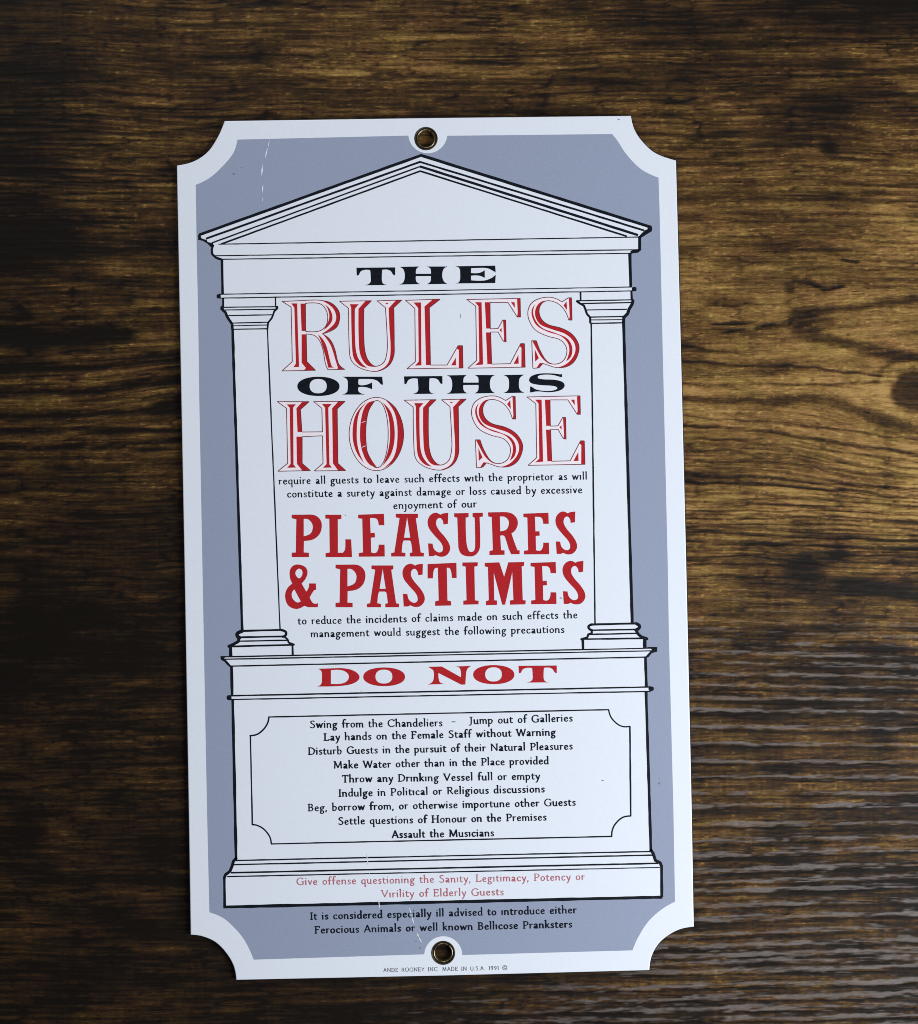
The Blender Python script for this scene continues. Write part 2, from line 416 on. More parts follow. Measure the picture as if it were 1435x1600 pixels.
def wood_material():
    m, nt, b = node_mat('dark_stained_wood')
    N = nt.nodes.new
    at = N('ShaderNodeAttribute'); at.attribute_name = 'tone'
    aw = N('ShaderNodeAttribute'); aw.attribute_name = 'weathering_sheen'
    tc = N('ShaderNodeTexCoord')
    def noise(sx, sy, detail, rough=.6):
        mp = N('ShaderNodeMapping'); mp.inputs['Scale'].default_value = (sx, sy, 1)
        link(nt, tc.outputs['Object'], mp.inputs['Vector'])
        n = N('ShaderNodeTexNoise'); n.inputs['Scale'].default_value = 1; n.inputs['Detail'].default_value = detail
        n.inputs['Roughness'].default_value = rough
        link(nt, mp.outputs['Vector'], n.inputs['Vector']); return n.outputs['Fac']
    def math_(op, a, c):
        n = N('ShaderNodeMath'); n.operation = op
        for i, q in enumerate((a, c)):
            if isinstance(q, (int, float)): n.inputs[i].default_value = q
            else: link(nt, q, n.inputs[i])
        return n.outputs[0]
    fine = noise(420, 2900, 5, .8)
    mid = noise(90, 700, 3)
    hue = noise(60, 120, 3)
    hue2 = noise(700, 900, 2)
    amp = math_('ADD', math_('MULTIPLY', at.outputs['Fac'], 1.5), .30); amp.node.use_clamp = True
    t = math_('ADD', at.outputs['Fac'], math_('MULTIPLY', math_('MULTIPLY', math_('SUBTRACT', fine, .5), .90), amp))
    t = math_('ADD', t, math_('MULTIPLY', math_('SUBTRACT', mid, .5), .22))
    r = N('ShaderNodeValToRGB'); cr = r.color_ramp
    cr.elements[0].position = 0.05; cr.elements[0].color = (0.0070, 0.0052, 0.0040, 1)
    cr.elements[1].position = 0.95; cr.elements[1].color = (0.36, 0.235, 0.085, 1)
    for p, c in ((.20, (.0165,.0100,.0062,1)), (.38, (.042,.0228,.0088,1)), (.56, (.100,.056,.0185,1)), (.74, (.205,.124,.040,1))):
        e = cr.elements.new(p); e.color = c
    link(nt, t, r.inputs['Fac'])
    # hue drift: redder and greener patches
    mx = N('ShaderNodeMix'); mx.data_type = 'RGBA'; mx.blend_type = 'MULTIPLY'; mx.inputs[0].default_value = 1
    r2 = N('ShaderNodeValToRGB')
    r2.color_ramp.elements[0].position = .36; r2.color_ramp.elements[0].color = (1.0, .84, .86, 1)
    r2.color_ramp.elements[1].position = .62; r2.color_ramp.elements[1].color = (.98, .98, .78, 1)
    link(nt, math_('ADD', math_('MULTIPLY', hue, .6), math_('MULTIPLY', hue2, .4)), r2.inputs['Fac'])
    link(nt, r.outputs['Color'], mx.inputs[6]); link(nt, r2.outputs['Color'], mx.inputs[7])
    # greyed crests: weathered print plus window sheen put into the base colour
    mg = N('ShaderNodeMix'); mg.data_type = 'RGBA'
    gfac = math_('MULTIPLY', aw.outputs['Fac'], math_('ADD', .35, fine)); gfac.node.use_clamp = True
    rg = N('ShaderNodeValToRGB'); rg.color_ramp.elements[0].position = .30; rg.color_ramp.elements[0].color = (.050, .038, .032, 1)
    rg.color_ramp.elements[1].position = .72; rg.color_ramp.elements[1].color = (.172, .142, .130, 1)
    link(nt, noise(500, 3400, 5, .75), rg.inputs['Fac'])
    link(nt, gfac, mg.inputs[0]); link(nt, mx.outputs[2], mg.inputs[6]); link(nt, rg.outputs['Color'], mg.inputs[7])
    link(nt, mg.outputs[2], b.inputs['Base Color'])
    ro = math_('ADD', math_('MULTIPLY', fine, .25), .40)
    link(nt, ro, b.inputs['Roughness'])
    link(nt, math_('ADD', math_('MULTIPLY', aw.outputs['Fac'], .30), .10), b.inputs['Specular IOR Level'])
    bp = N('ShaderNodeBump'); bp.inputs['Strength'].default_value = 0.7; bp.inputs['Distance'].default_value = 0.00009
    link(nt, math_('ADD', fine, math_('MULTIPLY', mid, .5)), bp.inputs['Height']); link(nt, bp.outputs['Normal'], b.inputs['Normal'])
    return m

table = add_object('wooden_table_top', build_table())
table.data.materials.append(wood_material())
table['kind'] = 'structure'
table['label'] = 'dark brown wooden table top with long grain, grey weathered ribs with painted sheen, a knot'

# ================================================================== THE SIGN
sign = bpy.data.objects.new('enamel_sign', None); COL.objects.link(sign)
sign.empty_display_size = 0.02
sign['label'] = 'white and grey-blue enamel sign of house rules lying on a dark wooden table'
sign['category'] = 'sign'

C1 = crop(260, 160, 2.87); C2 = crop(640, 160, 2.87)
CT = crop(600, 180, 10.25); CE = crop(640, 1450, 14.35)
P_ = crop(300, 330, 7.175); Q_ = crop(860, 330, 7.175)
B1 = crop(330, 950, 7.175); B2 = crop(860, 950, 7.175)
BL = crop(280, 1260, 5.714); BR = crop(880, 1260, 5.714)

outline = smooth(
    parse('351.3,189.0 660,184.5 986,180.9 991,201~ 1002.4,219.2~ 1023.3,238.4~ 1056.4,250.6 1064.5,560 1072.4,880 1080.9,1260 1084.2,1448.0')
    + parse('1050,1095~ 940,1150~ 850,1230~ 790,1340~ 770,1462', BR)
    + parse('693,1524.3 369.6,1531') + parse('490,1430~ 430,1320~ 330,1215~ 210,1160~ 105,1145', BL)
    + parse('295.2,1260 289.0,900 281.3,500 276.7,258.6 303,252~ 325,237~ 341,213~'), n=8)
EY = [(665.9, 216.6, 18.3), (692.8, 1488.8, 18.8)]
holes = [ell(x, y, r - 1.2, r - 1.2, 48) for x, y, r in EY]

def offset(poly, d):
    if area2(poly) < 0: poly = poly[::-1]
    out = []; n = len(poly)
    for i in range(n):
        a, b, c = poly[i-1], poly[i], poly[(i+1) % n]
        def nrm(p, q):
            dx, dy = q[0]-p[0], q[1]-p[1]; l = math.hypot(dx, dy) or 1; return (dy/l, -dx/l)
        n1, n2 = nrm(a, b), nrm(b, c); mx, my = n1[0]+n2[0], n1[1]+n2[1]; l = mx*mx+my*my
        k = 2*d/max(l, .8)
        out.append((b[0]+mx*k, b[1]+my*k))
    return out

def solid(name, levels, caps_holes, mat, parent, topmat=None):
    """stack of offset outlines (offset, z) closed with a holed cap on top"""
    vs, fs, mi = [], [], []
    loops = []
    for d, z in levels:
        lp = offset(outline, d); ids = []
        for p in lp: ids.append(len(vs)); vs.append((wx(p[0]), wy(p[1]), z))
        loops.append(ids)
    for a, b in zip(loops, loops[1:]):
        for i in range(len(a)): 
            j = (i+1) % len(a); fs.append((a[i], a[j], b[j], b[i])[::-1]); mi.append(0)
    for z, d, up in ((levels[-1][1], levels[-1][0], True), (levels[0][1], levels[0][0], False)):
        cv, cf = fill([offset(outline, d)], caps_holes); k = len(vs)
        vs += [(wx(x), wy(y), z) for x, y in cv]
        for t in cf:
            a, b, c = [vs[k+i] for i in t]
            cr = (b[0]-a[0])*(c[1]-a[1]) - (b[1]-a[1])*(c[0]-a[0])
            tt = tuple(k+i for i in t)
            fs.append(tt if (cr > 0) == up else tt[::-1]); mi.append(0)
    for h in caps_holes:
        k = len(vs); n = len(h)
        vs += [(wx(x), wy(y), levels[-1][1]) for x, y in h] + [(wx(x), wy(y), levels[0][1]) for x, y in h]
        for i in range(n): j = (i+1) % n; fs.append((k+i, k+j, k+n+j, k+n+i)); mi.append(0)
    me = bpy.data.meshes.new(name); me.from_pydata(vs, [], fs); me.update(); me.materials.append(mat)
    return add_object(name, me, parent)

# steel base with its dark ground coat showing at the rim, white enamel face on top
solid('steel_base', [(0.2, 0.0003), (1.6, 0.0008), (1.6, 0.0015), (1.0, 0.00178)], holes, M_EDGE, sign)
solid('white_enamel_face', [(0.3, 0.00180), (0.1, 0.00196), (-0.5, 0.00207), (-1.4, TOP)], holes, M_WHITE, sign)

# ---- temple silhouette (hole in the blue field)
sil = [(311.5, 366.5), (658.3, 242.5), (1017, 354), (1017, 360)] + [Q_(1030, 290), Q_(1005, 300), Q_(1003, 430), Q_(975, 452), Q_(893, 468), Q_(903, 852),
    Q_(945, 858), Q_(945, 892), Q_(912, 900), Q_(918, 1000), Q_(930, 1012), Q_(880, 1100), Q_(868, 1150), Q_(825, 1200), Q_(822, 1250), B2(920, 175), B2(985, 182), B2(1003, 205), B2(978, 245),
    B2(1000, 310), B2(1062, 348), B2(1062, 445), B2(1180, 445), B2(1180, 480), B2(1120, 510), B2(1068, 560), B2(1078, 885), B2(1140, 890), B2(1140, 925), B2(1078, 935),
    BR(787, 395), BR(815, 480), BR(880, 530), BR(881, 808), BL(408, 895), BL(408, 630), BL(460, 580), BL(485, 490), BL(510, 470), B1(243, 1030), B1(190, 1020), B1(190, 990), B1(235, 980), B1(230, 655),
    B1(190, 630), B1(140, 590), B1(120, 555), B1(222, 540), B1(220, 430), B1(300, 390), B1(310, 330), B1(292, 290), B1(340, 255), P_(458, 1320), P_(452, 1265), P_(395, 1180), P_(345, 1105), P_(345, 1075), P_(352, 975),
    P_(305, 970), P_(305, 940), P_(345, 930), P_(338, 545), P_(260, 520), P_(228, 480), P_(228, 390), P_(130, 325)]

def arc(cx, cy, r, a0, a1, n=16):
    return [(cx + r*math.cos(math.radians(a0+(a1-a0)*i/n)), cy + r*math.sin(math.radians(a0+(a1-a0)*i/n))) for i in range(n+1)]
f1 = smooth(parse('957,209.5') + parse('935,175~ 975,235~ 1040,300~ 1117,338', C2), closed=False)
f2 = [(1030.9, 330), (1035.6, 539), (1043.6, 880), (1045.6, 1000), (1052.4, 1260)]
f3 = smooth(parse('1000,850 880,920~ 760,1030~ 670,1170~ 620,1285', BR), closed=False)
f4 = arc(693.0, 1492.7, 29.9, -1, -177)
f5 = smooth(parse('668,1368 600,1220~ 520,1110~ 400,1000~ 272,945', BL), closed=False)
f6 = [(323.8, 1260), (311.8, 620), (310.2, 500), (307.6, 380)]
f7 = smooth(parse('306.3,288.9 326.2,279.2~ 343.6,264.5~ 364.5,240~ 371.5,218.2'), closed=False)
f8 = arc(668.8, 209.0, 30.6, 174.5, 6)
field = f1 + f2 + f3 + f4 + f5 + f6 + f7 + f8
bs = Sheet(); bs.add(fill([field], [sil]), M_BLUE, Z)
bs.build('grey_blue_border', sign, 'grey-blue enamel field around the temple drawing')

# ---- line drawing
def wob(a, b, wd, wd2=None, jit=.14):
    wd2 = (wd2 or wd)*1.05 + .12; wd = wd*1.05 + .12
    L = math.hypot(b[0]-a[0], b[1]-a[1]); n = max(1, int(L/14)); out = []
    nx, ny = -(b[1]-a[1])/max(L,1e-6), (b[0]-a[0])/max(L,1e-6)
    up, dn = [], []
    for i in range(n+1):
        t = i/n; w_ = (wd*(1-t)+wd2*t)*(1+random.uniform(-jit, jit)); o = random.uniform(-.12, .12) if 0 < i < n else 0
        x, y = a[0]+(b[0]-a[0])*t+nx*o, a[1]+(b[1]-a[1])*t+ny*o
        up.append((x+nx*w_/2, y+ny*w_/2)); dn.append((x-nx*w_/2, y-ny*w_/2))
    return up + dn[::-1]
def chain(txt, f, wd, n=6):
    wd = wd*1.04 + .1
    pts = smooth(parse(txt, f), closed=False, n=n); out = []
    for a, b in zip(pts, pts[1:]): out.append(rect_stroke(a, b, wd))
    for p in pts: out.append(ell(p[0], p[1], wd/2, wd/2, 10))
    return out
def blob(f, x, y, rx, ry): 
    c = f(x, y); k = 7.175
    return ell(c[0], c[1], rx/k, ry/k, 18, 3.0)

parts = {}
# pediment
ped = []
for l, a, r, w1, w2 in (((311.8,366.9),(658.2,242.8),(1015.4,354.4),4.2,4.4), ((322.3,373.0),(656.7,253.0),(1007,360.2),2.9,2.8),
                        ((331.4,379.6),(656.7,260.2),(997.3,367.4),2.0,3.6), ((346.0,381.4),(656.9,267.4),(979.9,369.3),2.3,2.5)):
    ped += [wob(l, a, w1, None, .07), wob(a, r, w2, None, .07), ell(a[0], a[1], w1/2, w1/2, 10)]
ped += [smooth(parse('70,262 110,258 103,295~ 130,312 168,322 178,346 236,358 245,388 212,402 172,362 122,332 72,322', P_)),
        smooth(parse('1090,158 1128,160~ 1142,180~ 1140,225 1105,245 1020,298 985,292 1035,240 1060,215 1092,202', Q_)),
        wob((341.8,381.7),(998,370.4),1.5)]
parts['pediment'] = ped
# entablature
en = chain('238,385 225,432~ 230,482 270,520 330,541', P_, 3.4) + chain('1003,296 1003,430 975,450 915,458', Q_, 4.4)
en += [wob((334.8,399.7),(996.6,390.2),1.5), wob((340.4,405.3),(988.2,395.8),1.5), wob(P_(338,540),P_(346,932),4.0), wob(Q_(893,475),Q_(903,850),4.2),
       wob((341.8,459.9),(987.5,448.5),1.4), wob((344.6,465.9),(991,454.5),1.5), blob(P_,302,955,24,24), blob(Q_,942,874,26,25)]
parts['entablature'] = en
# columns
cl = [wob(P_(352,975),P_(352,1078),3.0), wob(P_(938,965),P_(941,1070),2.0), wob(P_(330,1078),P_(960,1070),1.6), wob(P_(345,1108),P_(950,1100),1.6),
      wob(P_(400,1171),P_(920,1161),1.6), wob(P_(445,1255),P_(855,1245),1.5), wob(P_(460,1285),P_(845,1276),1.3), wob(P_(460,1325),P_(845,1318),1.6),
      wob((363.8,514),(378.8,984.8),4.0), wob((418.2,514),(438,983.6),1.8), blob(P_,340,1090,20,22), blob(P_,955,1082,16,18)]
cl += chain('338,1075 350,1112 378,1135 396,1182 422,1222 452,1265 456,1325', P_, 4.0) + chain('960,1072 956,1094 925,1122 912,1162 896,1200 856,1250 848,1325', P_, 2.6)
cl += [wob(B1(335,258),B1(800,245),3.0), wob(B1(310,329),B1(820,319),2.6), wob(B1(320,372),B1(862,362),2.0), wob(B1(205,432),B1(930,412),2.6), wob(B1(219,432),B1(222,540),4.6), wob(B1(914,415),B1(917,528),3.0)]
cl += chain('790,248 838,268~ 838,304~ 805,322', B1, 3.6) + chain('345,262 295,288~ 300,322 322,332', B1, 5.4) + chain('822,322 858,350 872,388 930,410', B1, 2.8) + chain('312,335 308,375 255,405 200,430', B1, 4.4)
cr_ = [wob(Q_(340,900),Q_(342,1002),2.6), wob(Q_(910,890),Q_(915,1000),3.2), wob(Q_(310,1004),Q_(925,994),1.7), wob(Q_(330,1036),Q_(915,1024),1.7),
       wob(Q_(400,1108),Q_(860,1100),1.6), wob(Q_(440,1188),Q_(830,1180),1.8), wob(Q_(460,1219),Q_(812,1215),1.4), wob(Q_(460,1258),Q_(812,1251),1.8),
       wob((924.1,504.9),(930.1,975),2.1), wob((974.6,502.8),(988.2,974.4),4.2), blob(Q_,312,1010,18,14), blob(Q_,926,1008,16,22)]
cr_ += chain('300,1010 332,1034 378,1058 396,1104 412,1152 448,1192 450,1250', Q_, 3.2) + chain('928,1005 918,1045 884,1100 868,1150 826,1190 822,1250', Q_, 4.6)
cr_ += [wob(B2(455,186),B2(980,172),3.0), wob(B2(450,250),B2(975,240),2.4), wob(B2(430,297),B2(975,284),2.0), wob(B2(345,350),B2(1060,340),2.4), wob(B2(365,350),B2(369,460),3.6), wob(B2(1060,345),B2(1060,445),5.0)]
cr_ += chain('470,184 430,208~ 445,240 470,250', B2, 3.6) + chain('970,178 1002,204~ 985,236 960,248', B2, 4.8) + chain('466,250 466,285 428,296 415,332 350,350', B2, 3.2) + chain('962,245 985,292 1020,322 1085,345', B2, 4.4)
parts['column'] = cl
# pedestal with the DO NOT band
pe = [wob((345.3,1026.4),(1025.8,1012.7),2.0,1.7), wob((350.9,1030.1),(1017.5,1016.9),1.9,1.6), wob((357.9,1040.9),(1010.5,1026.7),1.9),
      smooth(parse('105,540 170,538 148,568 188,602 216,636 236,655 188,645 150,602 110,578', B1)),
      smooth(parse('1070,437 1200,437 1200,490 1140,505 1098,555 1055,560 1108,502 1140,468 1128,455', B2)),
      wob(B1(230,650),B1(238,985),4.0), wob(B2(1068,555),B2(1078,885),4.2), wob((357.5,1087.2),(1018,1073.4),2.1), wob((357.5,1093.1),(1017,1080.3),1.8),
      blob(B1,203,1005,28,27), blob(B2,1132,905,30,25), wob((363.9,1093.6),(369.3,1343),4.2), wob((1009.8,1080.3),(1017.4,1330),4.2)]
parts['pedestal'] = pe
pb = [wob((367.5,1344.5),(1018.3,1330.4),2.0,1.8), wob((365.8,1351),(1020,1336.1),2.0), wob((361.4,1363.6),(1028.8,1348.9),2.3), wob((355.3,1369.7),(1031.4,1355.4),1.8,1.4),
      wob(BL(405,625),BL(408,900),4.0), wob(BL(396,898),BR(886,810),4.5), wob(BR(880,535),BR(882,812),4.4)]
pb += chain('510,465 486,490 475,532 455,580 415,610 405,640', BL, 4.4) + chain('786,392 806,422 825,482 868,504 880,535', BR, 4.6)
parts['pedestal_base'] = pb
pf = [wob((420.6,1120.3),(952,1108.9),1.9), wob((984.5,1135.1),(985.9,1274.9),2.4), wob((956.1,1306.9),(424.4,1318.6),1.9), wob((394.6,1288.5),(391.6,1149.6),1.9)]
pf += chain('655,1140 680,1220~ 740,1290~ 810,1328~ 895,1328', B2, 2.0) + chain('605,85 530,100~ 465,160~ 440,215~ 435,268', BR, 2.1)
pf += chain('825,335 810,270~ 760,205~ 700,170~ 655,163', BL, 2.1) + chain('440,1432 520,1415~ 590,1360~ 635,1290~ 650,1222', B1, 2.2)
parts['panel_frame'] = pf
temple = bpy.data.objects.new('temple_drawing', None); COL.objects.link(temple); temple.parent = sign
temple['label'] = 'black line drawing of a temple front with two columns'
def art(name, polys, label=None):
    s = Sheet(); s.add(fill([p for p in polys if abs(area2(p)) > 1e-6]), M_BLACK, 2*Z)
    return s.build(name, temple, label)
for k_, v_ in parts.items(): art(k_, v_, 'left column' if k_ == 'column' else None)
art('column', cr_, 'right column')

# ================================================================== HEADING LETTERS
A = 'A'
GL = {}   # name -> dict(bbox, fill=[loops], hole=[loops], line=[loops])
def glyph(name, fills, holes_=(), lines=(), deep=()):
    f = [smooth(parse(t)) if isinstance(t, str) else t for t in fills]
    h = [smooth(parse(t)) if isinstance(t, str) else t for t in holes_]
    l = [smooth(parse(t)) if isinstance(t, str) else t for t in lines]
    d = [smooth(parse(t)) if isinstance(t, str) else t for t in deep]
    src = (l or f); xs = [p[0] for q in src for p in q]; ys = [p[1] for q in src for p in q]
    GL[name] = dict(b=(min(xs), min(ys), max(xs), max(ys)), f=f, h=h, l=l, d=d)

# wide black / red display capitals
glyph('wO', [ell(430,186,182,83,48,2.15)], [ell(428,184,74,62,40,2.3)])
glyph('wF', ['635,103 980,103 987,172 970,170 940,140~ 905,126~ 860,122 778,122 773,150~ 778,172 805,177~ 850,170~ 893,152 893,212 850,196~ 800,190 776,193 773,222~ 790,242~ 832,257 635,257 672,240~ 682,215~ 682,140~ 668,118~'])
glyph('wT', ['1168,100 1499,97 1499,166 1482,160~ 1462,130~ 1430,116~ 1388,118 1385,170~ 1387,220~ 1400,240~ 1432,250 1238,252 1275,240~ 1290,220~ 1290,170~ 1286,120 1240,118~ 1205,132~ 1188,162~ 1172,168'])
glyph('wH', ['205,88 370,85 348,104~ 342,125~ 342,148 468,148 468,122~ 462,102~ 435,85 607,85 574,106~ 562,160~ 575,212~ 607,235 435,238 460,220~ 468,198~ 468,167 342,168 342,200~ 352,222~ 380,237 203,241 238,220~ 250,165~ 238,110~'])
glyph('wI', ['672,85 850,82 812,108~ 803,156~ 812,207~ 850,232 672,235 712,212~ 722,160~ 712,108~'])
glyph('wS', ['1148,80 1160,75 1162,103 1148,102 1080,84~ 1000,83~ 962,95~ 965,112~ 1010,121~ 1100,125~ 1165,143~ 1183,175~ 1150,210~ 1060,228~ 960,221~ 908,229 895,229 897,180 910,182 950,206~ 1035,218~ 1105,209~ 1122,192~ 1090,176~ 980,168~ 905,152~ 888,125~ 912,92~ 980,73~ 1080,72~'])
glyph('wE', ['205,735 385,732 387,763 376,756~ 350,744~ 320,742 277,743 276,765 312,765~ 338,753 338,787 312,777~ 276,777 277,798 335,799~ 368,788~ 387,773 385,810 205,812 224,804~ 228,775~ 224,744~'])
glyph('wD', ['118,147 232,143 300,155~ 333,188~ 308,218~ 245,233~ 118,237 138,224~ 142,190~ 138,158~'], ['187,154 238,153~ 270,168~ 279,190~ 266,212~ 236,223~ 187,224'])
glyph('wN', ['680,137 752,135 850,190 849,160~ 842,142~ 822,135 903,132 882,148~ 875,180 872,227 850,227 735,168 736,195~ 744,216~ 768,224 680,227 704,214~ 712,190~ 710,158~ 698,146~'])
# slab capitals
glyph('sP', ['200,410 330,409 405,417~ 450,460~ 458,520~ 437,580~ 385,622~ 305,636 303,735 348,738 348,775 200,775 200,738 235,735 240,450 200,440'], ['303,445 345,452~ 377,490~ 381,530~ 362,572~ 303,596'])
glyph('sL', ['490,410 628,410 628,445 597,450 598,738 640,738 655,720~ 662,690~ 662,622 712,622 720,775 492,775 492,742 528,735 524,445 490,443'])
glyph('sE', ['773,410 995,402 998,500 950,500 942,460~ 925,442~ 875,438 880,568 915,566 918,605 882,608 885,735 925,738~ 945,710~ 950,668 1000,668 1002,770 778,772 778,740 815,735 808,445 773,440'])
glyph('sA', ['1097,402 1288,402 1288,435 1270,440 1312,735 1340,740 1338,770 1218,770 1218,740 1240,735 1228,645~ 1215,632 1165,632 1155,660~ 1148,735 1180,740 1180,770 1057,770 1058,740 1085,735 1130,440 1097,432'], ['1195,430 1222,608 1168,608'])
glyph('sS', ['1220,388 1265,382 1262,475 1225,480 1220,450~ 1198,426~ 1172,438~ 1165,480~ 1190,530~ 1240,590~ 1275,650~ 1278,700~ 1245,743~ 1200,752~ 1160,738 1140,748 1105,748 1098,640 1135,642 1148,688~ 1180,714~ 1208,712~ 1222,688~ 1208,640~ 1150,572~ 1105,510~ 1095,450~ 1118,402~ 1160,382~ 1200,398'])
glyph('sU', ['220,398 345,395 345,430 320,435 326,640~ 345,718~ 370,731~ 395,715~ 402,660~ 398,435 380,430 380,395 468,393 468,425 440,430 445,660~ 435,718~ 398,760~ 340,769~ 285,750~ 260,705~ 256,650~ 248,435 222,430'])
glyph('sR', ['513,390 640,387 715,398~ 760,440~ 769,490~ 750,540~ 715,572 745,660~ 768,718 785,716 785,750 712,750 690,700~ 665,620~ 650,592~ 618,590 625,715 655,718 655,755 525,758 525,725 555,715 545,430 515,425'], ['615,425 660,430~ 690,462~ 691,500~ 670,538~ 618,553'])
glyph('s&', ['260,122~ 318,145~ 336,190~ 318,245~ 285,285 325,355 343,330~ 350,285 408,285 410,340 392,345~ 355,405 375,445~ 398,460~ 425,455 425,490 340,490 308,478 240,505~ 170,475~ 143,400~ 158,335~ 205,285 185,235~ 185,170~ 213,132~'],
      ['260,158~ 288,172~ 292,205~ 268,240~ 240,222~ 232,188~', '222,335 278,440 245,448~ 208,415~ 200,370~'])
glyph('sT', ['-8,118 240,107 242,238 202,238 195,185~ 182,155~ 157,150 163,432 193,438 195,475 57,478 57,440 88,432 80,150 55,155~ 42,185~ 38,240 -8,242'])
glyph('sI', ['292,105 425,102 422,135 395,140 400,430 432,435 430,465 300,468 300,435 328,430 320,140 292,135'])
glyph('sM', ['485,108 610,103 652,228 688,103 825,100 823,132 803,138 812,428 838,432 835,465 702,468 702,432 732,428 722,185 660,468 635,468 562,190 566,430 590,432 590,470 495,472 495,438 520,430 512,145 485,138'])
# inline shaded capitals: thin contour, red shade bands, white inline
glyph('dR', ['195,188 247,188 252,400~ 262,700~ 262,736 215,738 236,705 222,225', '275,190 318,190 320,426 285,426', '285,455 325,455 330,690 405,765 305,765 322,745 285,700'],
      deep=['460,164 545,186~ 605,250~ 613,320~ 592,385~ 545,418~ 460,450 530,400~ 574,350~ 582,290~ 548,222~', '482,195 530,240~ 551,310~ 535,360~ 475,420 512,350~ 524,300~ 512,240~',
            '465,450 530,500~ 570,580~ 600,700~ 625,735~ 658,757 590,757 598,745 575,670~ 540,560~ 505,500~', '425,455 470,500~ 500,560~ 525,660~ 545,728~ 565,742 515,742 500,680~ 475,590~ 450,510~'],
      lines=['118,172 360,160 450,162~ 540,185~ 603,250~ 613,320~ 590,388~ 540,425~ 465,450 530,500~ 570,580~ 600,700~ 625,735~ 658,757 512,760 490,705~ 470,590~ 440,510~ 395,465~ 325,452 330,690 405,765 118,770 205,690 195,220', '318,188 400,184~ 460,200~ 500,255~ 510,320~ 490,390~ 430,428~ 320,430'])
glyph('dU', ['700,195 778,195 744,235 748,540~ 765,640~ 800,700~ 850,745 785,722~ 735,660~ 720,560~ 712,225', '888,165 822,232 824,540~ 845,650~ 885,712~ 925,735 850,722~ 800,655~ 780,560~ 775,235 835,168',
             '1148,160 1080,225 1084,540~ 1080,640~ 1040,720~ 975,765~ 925,772 1000,738~ 1040,680~ 1052,580~ 1042,400 1035,230 1095,165', '1003,184 1036,184 1020,197'],
      lines=['612,170 888,165 822,232 824,540~ 845,650~ 890,715~ 935,730~ 995,695~ 1018,630~ 1025,540~ 1008,225 935,166 1148,160 1080,225 1084,540~ 1080,640~ 1040,720~ 960,768~ 880,772~ 780,740~ 715,680~ 697,590~ 690,230'])
glyph('dL', ['-75,180 -10,180 -7,722 -62,725 -30,690 -35,228', '155,152 62,225 72,720 33,720 20,215 90,155', '312,553 348,553 352,745 316,745 316,590 300,580', '290,655 292,722 250,722'],
      lines=['-143,162 155,152 62,225 72,720 215,720 310,553 348,553 352,745 -130,752 -58,690 -63,232'])
glyph('dE', ['455,178 512,178 525,715 455,722 492,690 485,212', '540,178 582,178 588,405 552,405', '550,438 590,438 600,712 562,712', '818,150 845,148 848,305 818,303 824,270', '765,178 797,178 800,228',
             '697,334 720,332 724,520 702,512 706,480', '685,400 685,438 666,418', '850,535 882,535 888,738 855,738 856,570 842,560', '830,630 832,708 788,710'],
      lines=['385,155 845,145 848,305 820,305 740,180 585,180 588,408 655,405 695,332 720,332 724,520 700,515 655,435 590,435 600,712 760,708 850,535 882,535 888,738 395,747 470,680 462,212'])
glyph('dS', ['1090,164 1040,180~ 1008,250~ 1030,325~ 1090,372~ 1200,402~ 1290,452~ 1345,530~ 1350,600~ 1310,690~ 1240,732~ 1160,742 1240,712~ 1300,650~ 1322,580~ 1300,510~ 1230,450~ 1120,412~ 1020,370~ 976,300~ 982,225~ 1025,175~',
             '975,195 945,245~ 950,310~ 990,380~ 1080,432~ 1195,470~ 1255,530~ 1268,600~ 1240,690 1286,640~ 1292,560~ 1250,490~ 1150,444~ 1040,402~ 978,335~ 957,260~',
             '950,512 985,510 1020,600~ 1080,690~ 1150,714 1090,706~ 1030,655~ 985,580~', '970,580 974,690 1006,660', '985,745 1015,700 1045,706 1012,744', '1264,140 1288,140 1292,332 1266,330 1272,300', '1245,170 1250,248 1218,206'],
      lines=['1262,140 1288,140 1292,332 1265,332 1230,250~ 1170,190~ 1090,165~ 1035,185~ 1008,250~ 1030,325~ 1090,372~ 1200,402~ 1290,452~ 1345,530~ 1350,600~ 1310,690~ 1240,735~ 1150,740~ 1085,720~ 1040,705 1000,745 955,748 945,510 985,510 1020,600~ 1080,690~ 1150,712~ 1218,682~ 1248,610~ 1235,550~ 1185,500~ 1080,470~ 980,420~ 925,340~ 912,260~ 940,190~ 1010,147~ 1100,135~ 1160,150~ 1205,175'])
glyph('dH', ['155,342 235,340 212,370 215,860 237,886 160,888 190,855 182,370', '350,318 275,385 287,580 250,580 240,375 290,320', '240,620 287,620 290,850 360,912 290,912 245,855', '460,338 545,338 515,370 525,860 547,886 470,888 500,855 487,370', '660,315 592,380 598,850 665,912 600,912 555,850 548,375 600,318'],
      lines=['75,318 350,318 275,385 288,580 465,578 460,375 390,318 660,315 592,380 598,850 665,912 395,915 470,850 465,612 290,620 290,850 360,912 80,918 165,850 155,375'])
glyph('dO', ['1005,298 1110,390~ 1165,600~ 1110,800~ 985,898 1082,790~ 1112,600~ 1088,420~', '985,325 1060,420~ 1088,600~ 1060,760~ 985,870 1030,740~ 1048,600~ 1030,430~', '850,318 780,420~ 760,600~ 775,730~ 825,850 752,740~ 724,600~ 752,430~',
             '920,310 858,420~ 838,600~ 855,750~ 935,886 860,850~ 806,740~ 788,600~ 806,430~ 850,335~'],
      lines=[ell(930,597,235,316,60,1.95), ell(935,598,97,290,50,2.1)])

